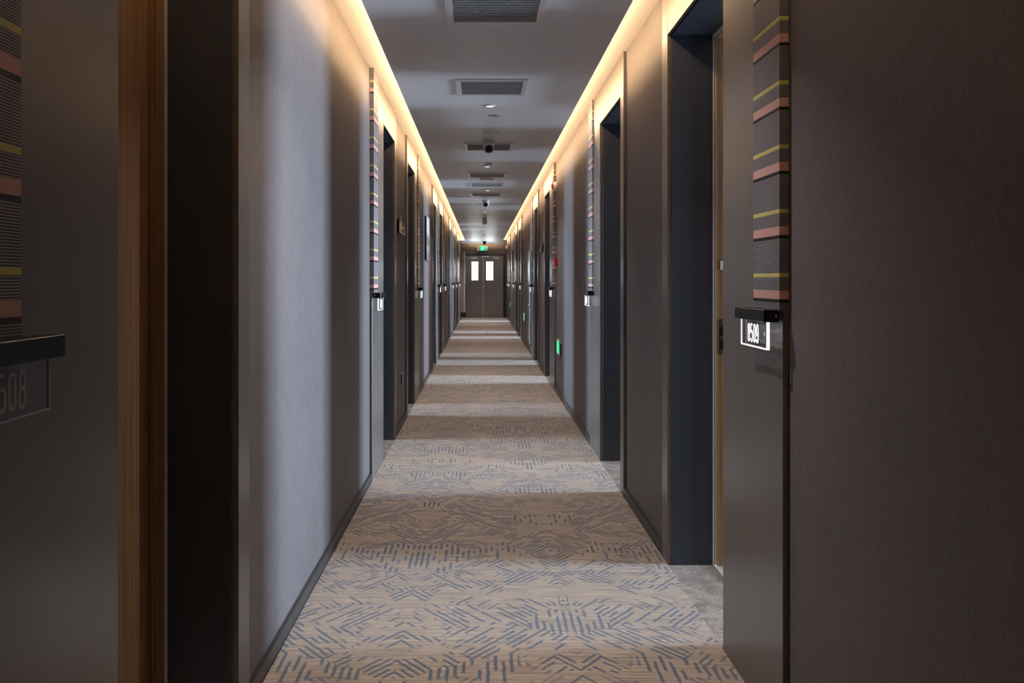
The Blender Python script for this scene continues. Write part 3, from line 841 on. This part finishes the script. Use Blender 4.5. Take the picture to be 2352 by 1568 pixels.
# red call point and the alarm strobe beside the third doorway on the right
y = 11.04
R = thing('fire_call_point', (rwall(0), y, 1.45), 'red square fire alarm call point on the right wall', 'alarm')
obj('box', B(rwall(0.0005), rwall(0.040), y - 0.045, y + 0.045, 1.455, 1.547, bev=0.004), M['red'], R)
obj('press_glass', B(rwall(0.0402), rwall(0.043), y - 0.028, y + 0.028, 1.472, 1.525), M['white'], R)
for yy, zz, lab in ((11.02, 2.375, 'white alarm strobe with red lens high on the right wall near the third doorway'),
                    (32.75, 2.40, 'white alarm strobe high on the right wall near the end fire doors')):
    R = thing('alarm_strobe', (rwall(0), yy, zz), lab, 'alarm', 'wall alarm strobes')
    obj('body', axis_lathe([(0.052, 0.0005), (0.056, 0.010), (0.050, 0.034), (0.036, 0.046)], (rwall(0), yy, zz), (-1, 0, 0), 24), M['white'], R, smooth=True)
    obj('lens', axis_lathe([(0.034, 0.0462), (0.030, 0.056), (0.016, 0.066), (0.002, 0.068)], (rwall(0), yy, zz), (-1, 0, 0), 20), M['red'], R, smooth=True)

# direction signs between the paired doors
def direction_sign(s, y, lab):
    def X(d): return s * (FR[s] + WALL_D - d)
    R = thing('direction_sign', (X(0), y, 1.69), lab, 'sign', 'small dark direction signs')
    tall = obj('tall_plate', B(X(0.0005), X(0.022), y - 0.30, y - 0.02, 1.700, 1.815, bev=0.002), M['black'], R)
    bm = bmesh.new()
    box(bm, X(0.0222), X(0.026), y - 0.20, y - 0.16, 1.815 - 0.003, 1.845); box(bm, X(0.0222), X(0.026), y - 0.14, y - 0.06, 1.800, 1.812)
    obj('mark', bm, M['gold'], tall)
    low = obj('low_plate', B(X(0.0005), X(0.022), y - 0.018, y + 0.30, 1.700, 1.775, bev=0.002), M['black'], R)
    bm = bmesh.new()
    box(bm, X(0.0222), X(0.026), y - 0.28, y + 0.30, 1.700, 1.709); box(bm, X(0.0222), X(0.026), y + 0.285, y + 0.30, 1.709, 1.775)
    box(bm, X(0.0222), X(0.026), y - 0.018, y + 0.285, 1.768, 1.775)
    obj('gold_edge', bm, M['gold'], R)
    bm = bmesh.new()
    for k in range(6):
        yy = y + 0.02 + 0.042 * k
        box(bm, X(0.0222), X(0.0235), yy, yy + 0.010, 1.722, 1.756); box(bm, X(0.0222), X(0.0235), yy + 0.010, yy + 0.026, 1.722 + 0.012 * (k % 3), 1.731 + 0.012 * (k % 3))
    obj('raised_marks', bm, M['gold'], low)
direction_sign(-1, 8.45, 'small dark and gold direction sign on the left wall between two doorways')
direction_sign(1, 13.75, 'small dark and gold direction sign on the right wall between two doorways')

R = thing('wall_socket', (lwall(0), 8.62, 0.36), 'small dark socket plate low on the left wall below the direction sign', 'socket')
obj('plate', B(lwall(0.0005), lwall(0.008), 8.575, 8.665, 0.365, 0.455, bev=0.002), M['blackm'], R)
obj('frame', B(lwall(0.0002), lwall(0.006), 8.568, 8.672, 0.358, 0.364), M['alu'], R)
obj('frame', B(lwall(0.0002), lwall(0.006), 8.568, 8.672, 0.456, 0.462), M['alu'], R)
obj('frame', B(lwall(0.0002), lwall(0.012), 8.668, 8.676, 0.358, 0.462), M['alu'], R)

for s, ya, yb, lab in ((-1, 12.08, 12.70, 'black and white canvas print on the left wall beyond the third doorway'),
                       (1, 26.6, 27.2, 'dark canvas print on the far right wall beyond the sixth doorway')):
    def X(d): return s * (FR[s] + WALL_D - d)
    R = thing('canvas_print', (X(0), (ya + yb) / 2, 1.54), lab, 'picture', 'canvas prints')
    obj('canvas', B(X(0.0005), X(0.026), ya, yb, 1.545, 2.105, bev=0.002), M['blackm'], R)
    obj('print', B(X(0.0261), X(0.0275), ya + 0.002, yb - 0.002, 1.547, 2.103), M['photo'], R)

R = thing('hose_cabinet', (rwall(0), 17.1, 0.13), 'tall glossy fire hose cabinet door with small knob on the right wall', 'cabinet')
obj('frame', B(rwall(0.0005), rwall(0.020), 16.72, 17.48, 0.13, 1.83, bev=0.002), M['base'], R)
dr = obj('door', B(rwall(0.0202), rwall(0.030), 16.75, 17.45, 0.16, 1.80, bev=0.002), M['panel'], R)
obj('knob', axis_lathe([(0.016, 0.0305), (0.020, 0.040), (0.016, 0.052), (0.004, 0.055)], (rwall(0), 16.82, 0.86), (-1, 0, 0), 14), M['chrome'], dr, smooth=True)

# crumpled scrap on the far carpet
bm = bmesh.new()
bmesh.ops.create_icosphere(bm, subdivisions=2, radius=0.022)
for v in bm.verts: v.co *= 0.75 + 0.5 * random.random()
zmin = min(v.co.z for v in bm.verts)
bmesh.ops.translate(bm, verts=bm.verts, vec=(0.135, 22.9, -zmin))
tag(obj('paper_scrap', bm, M['paper']), 'tiny white crumpled paper scrap lying on the far carpet', 'paper')
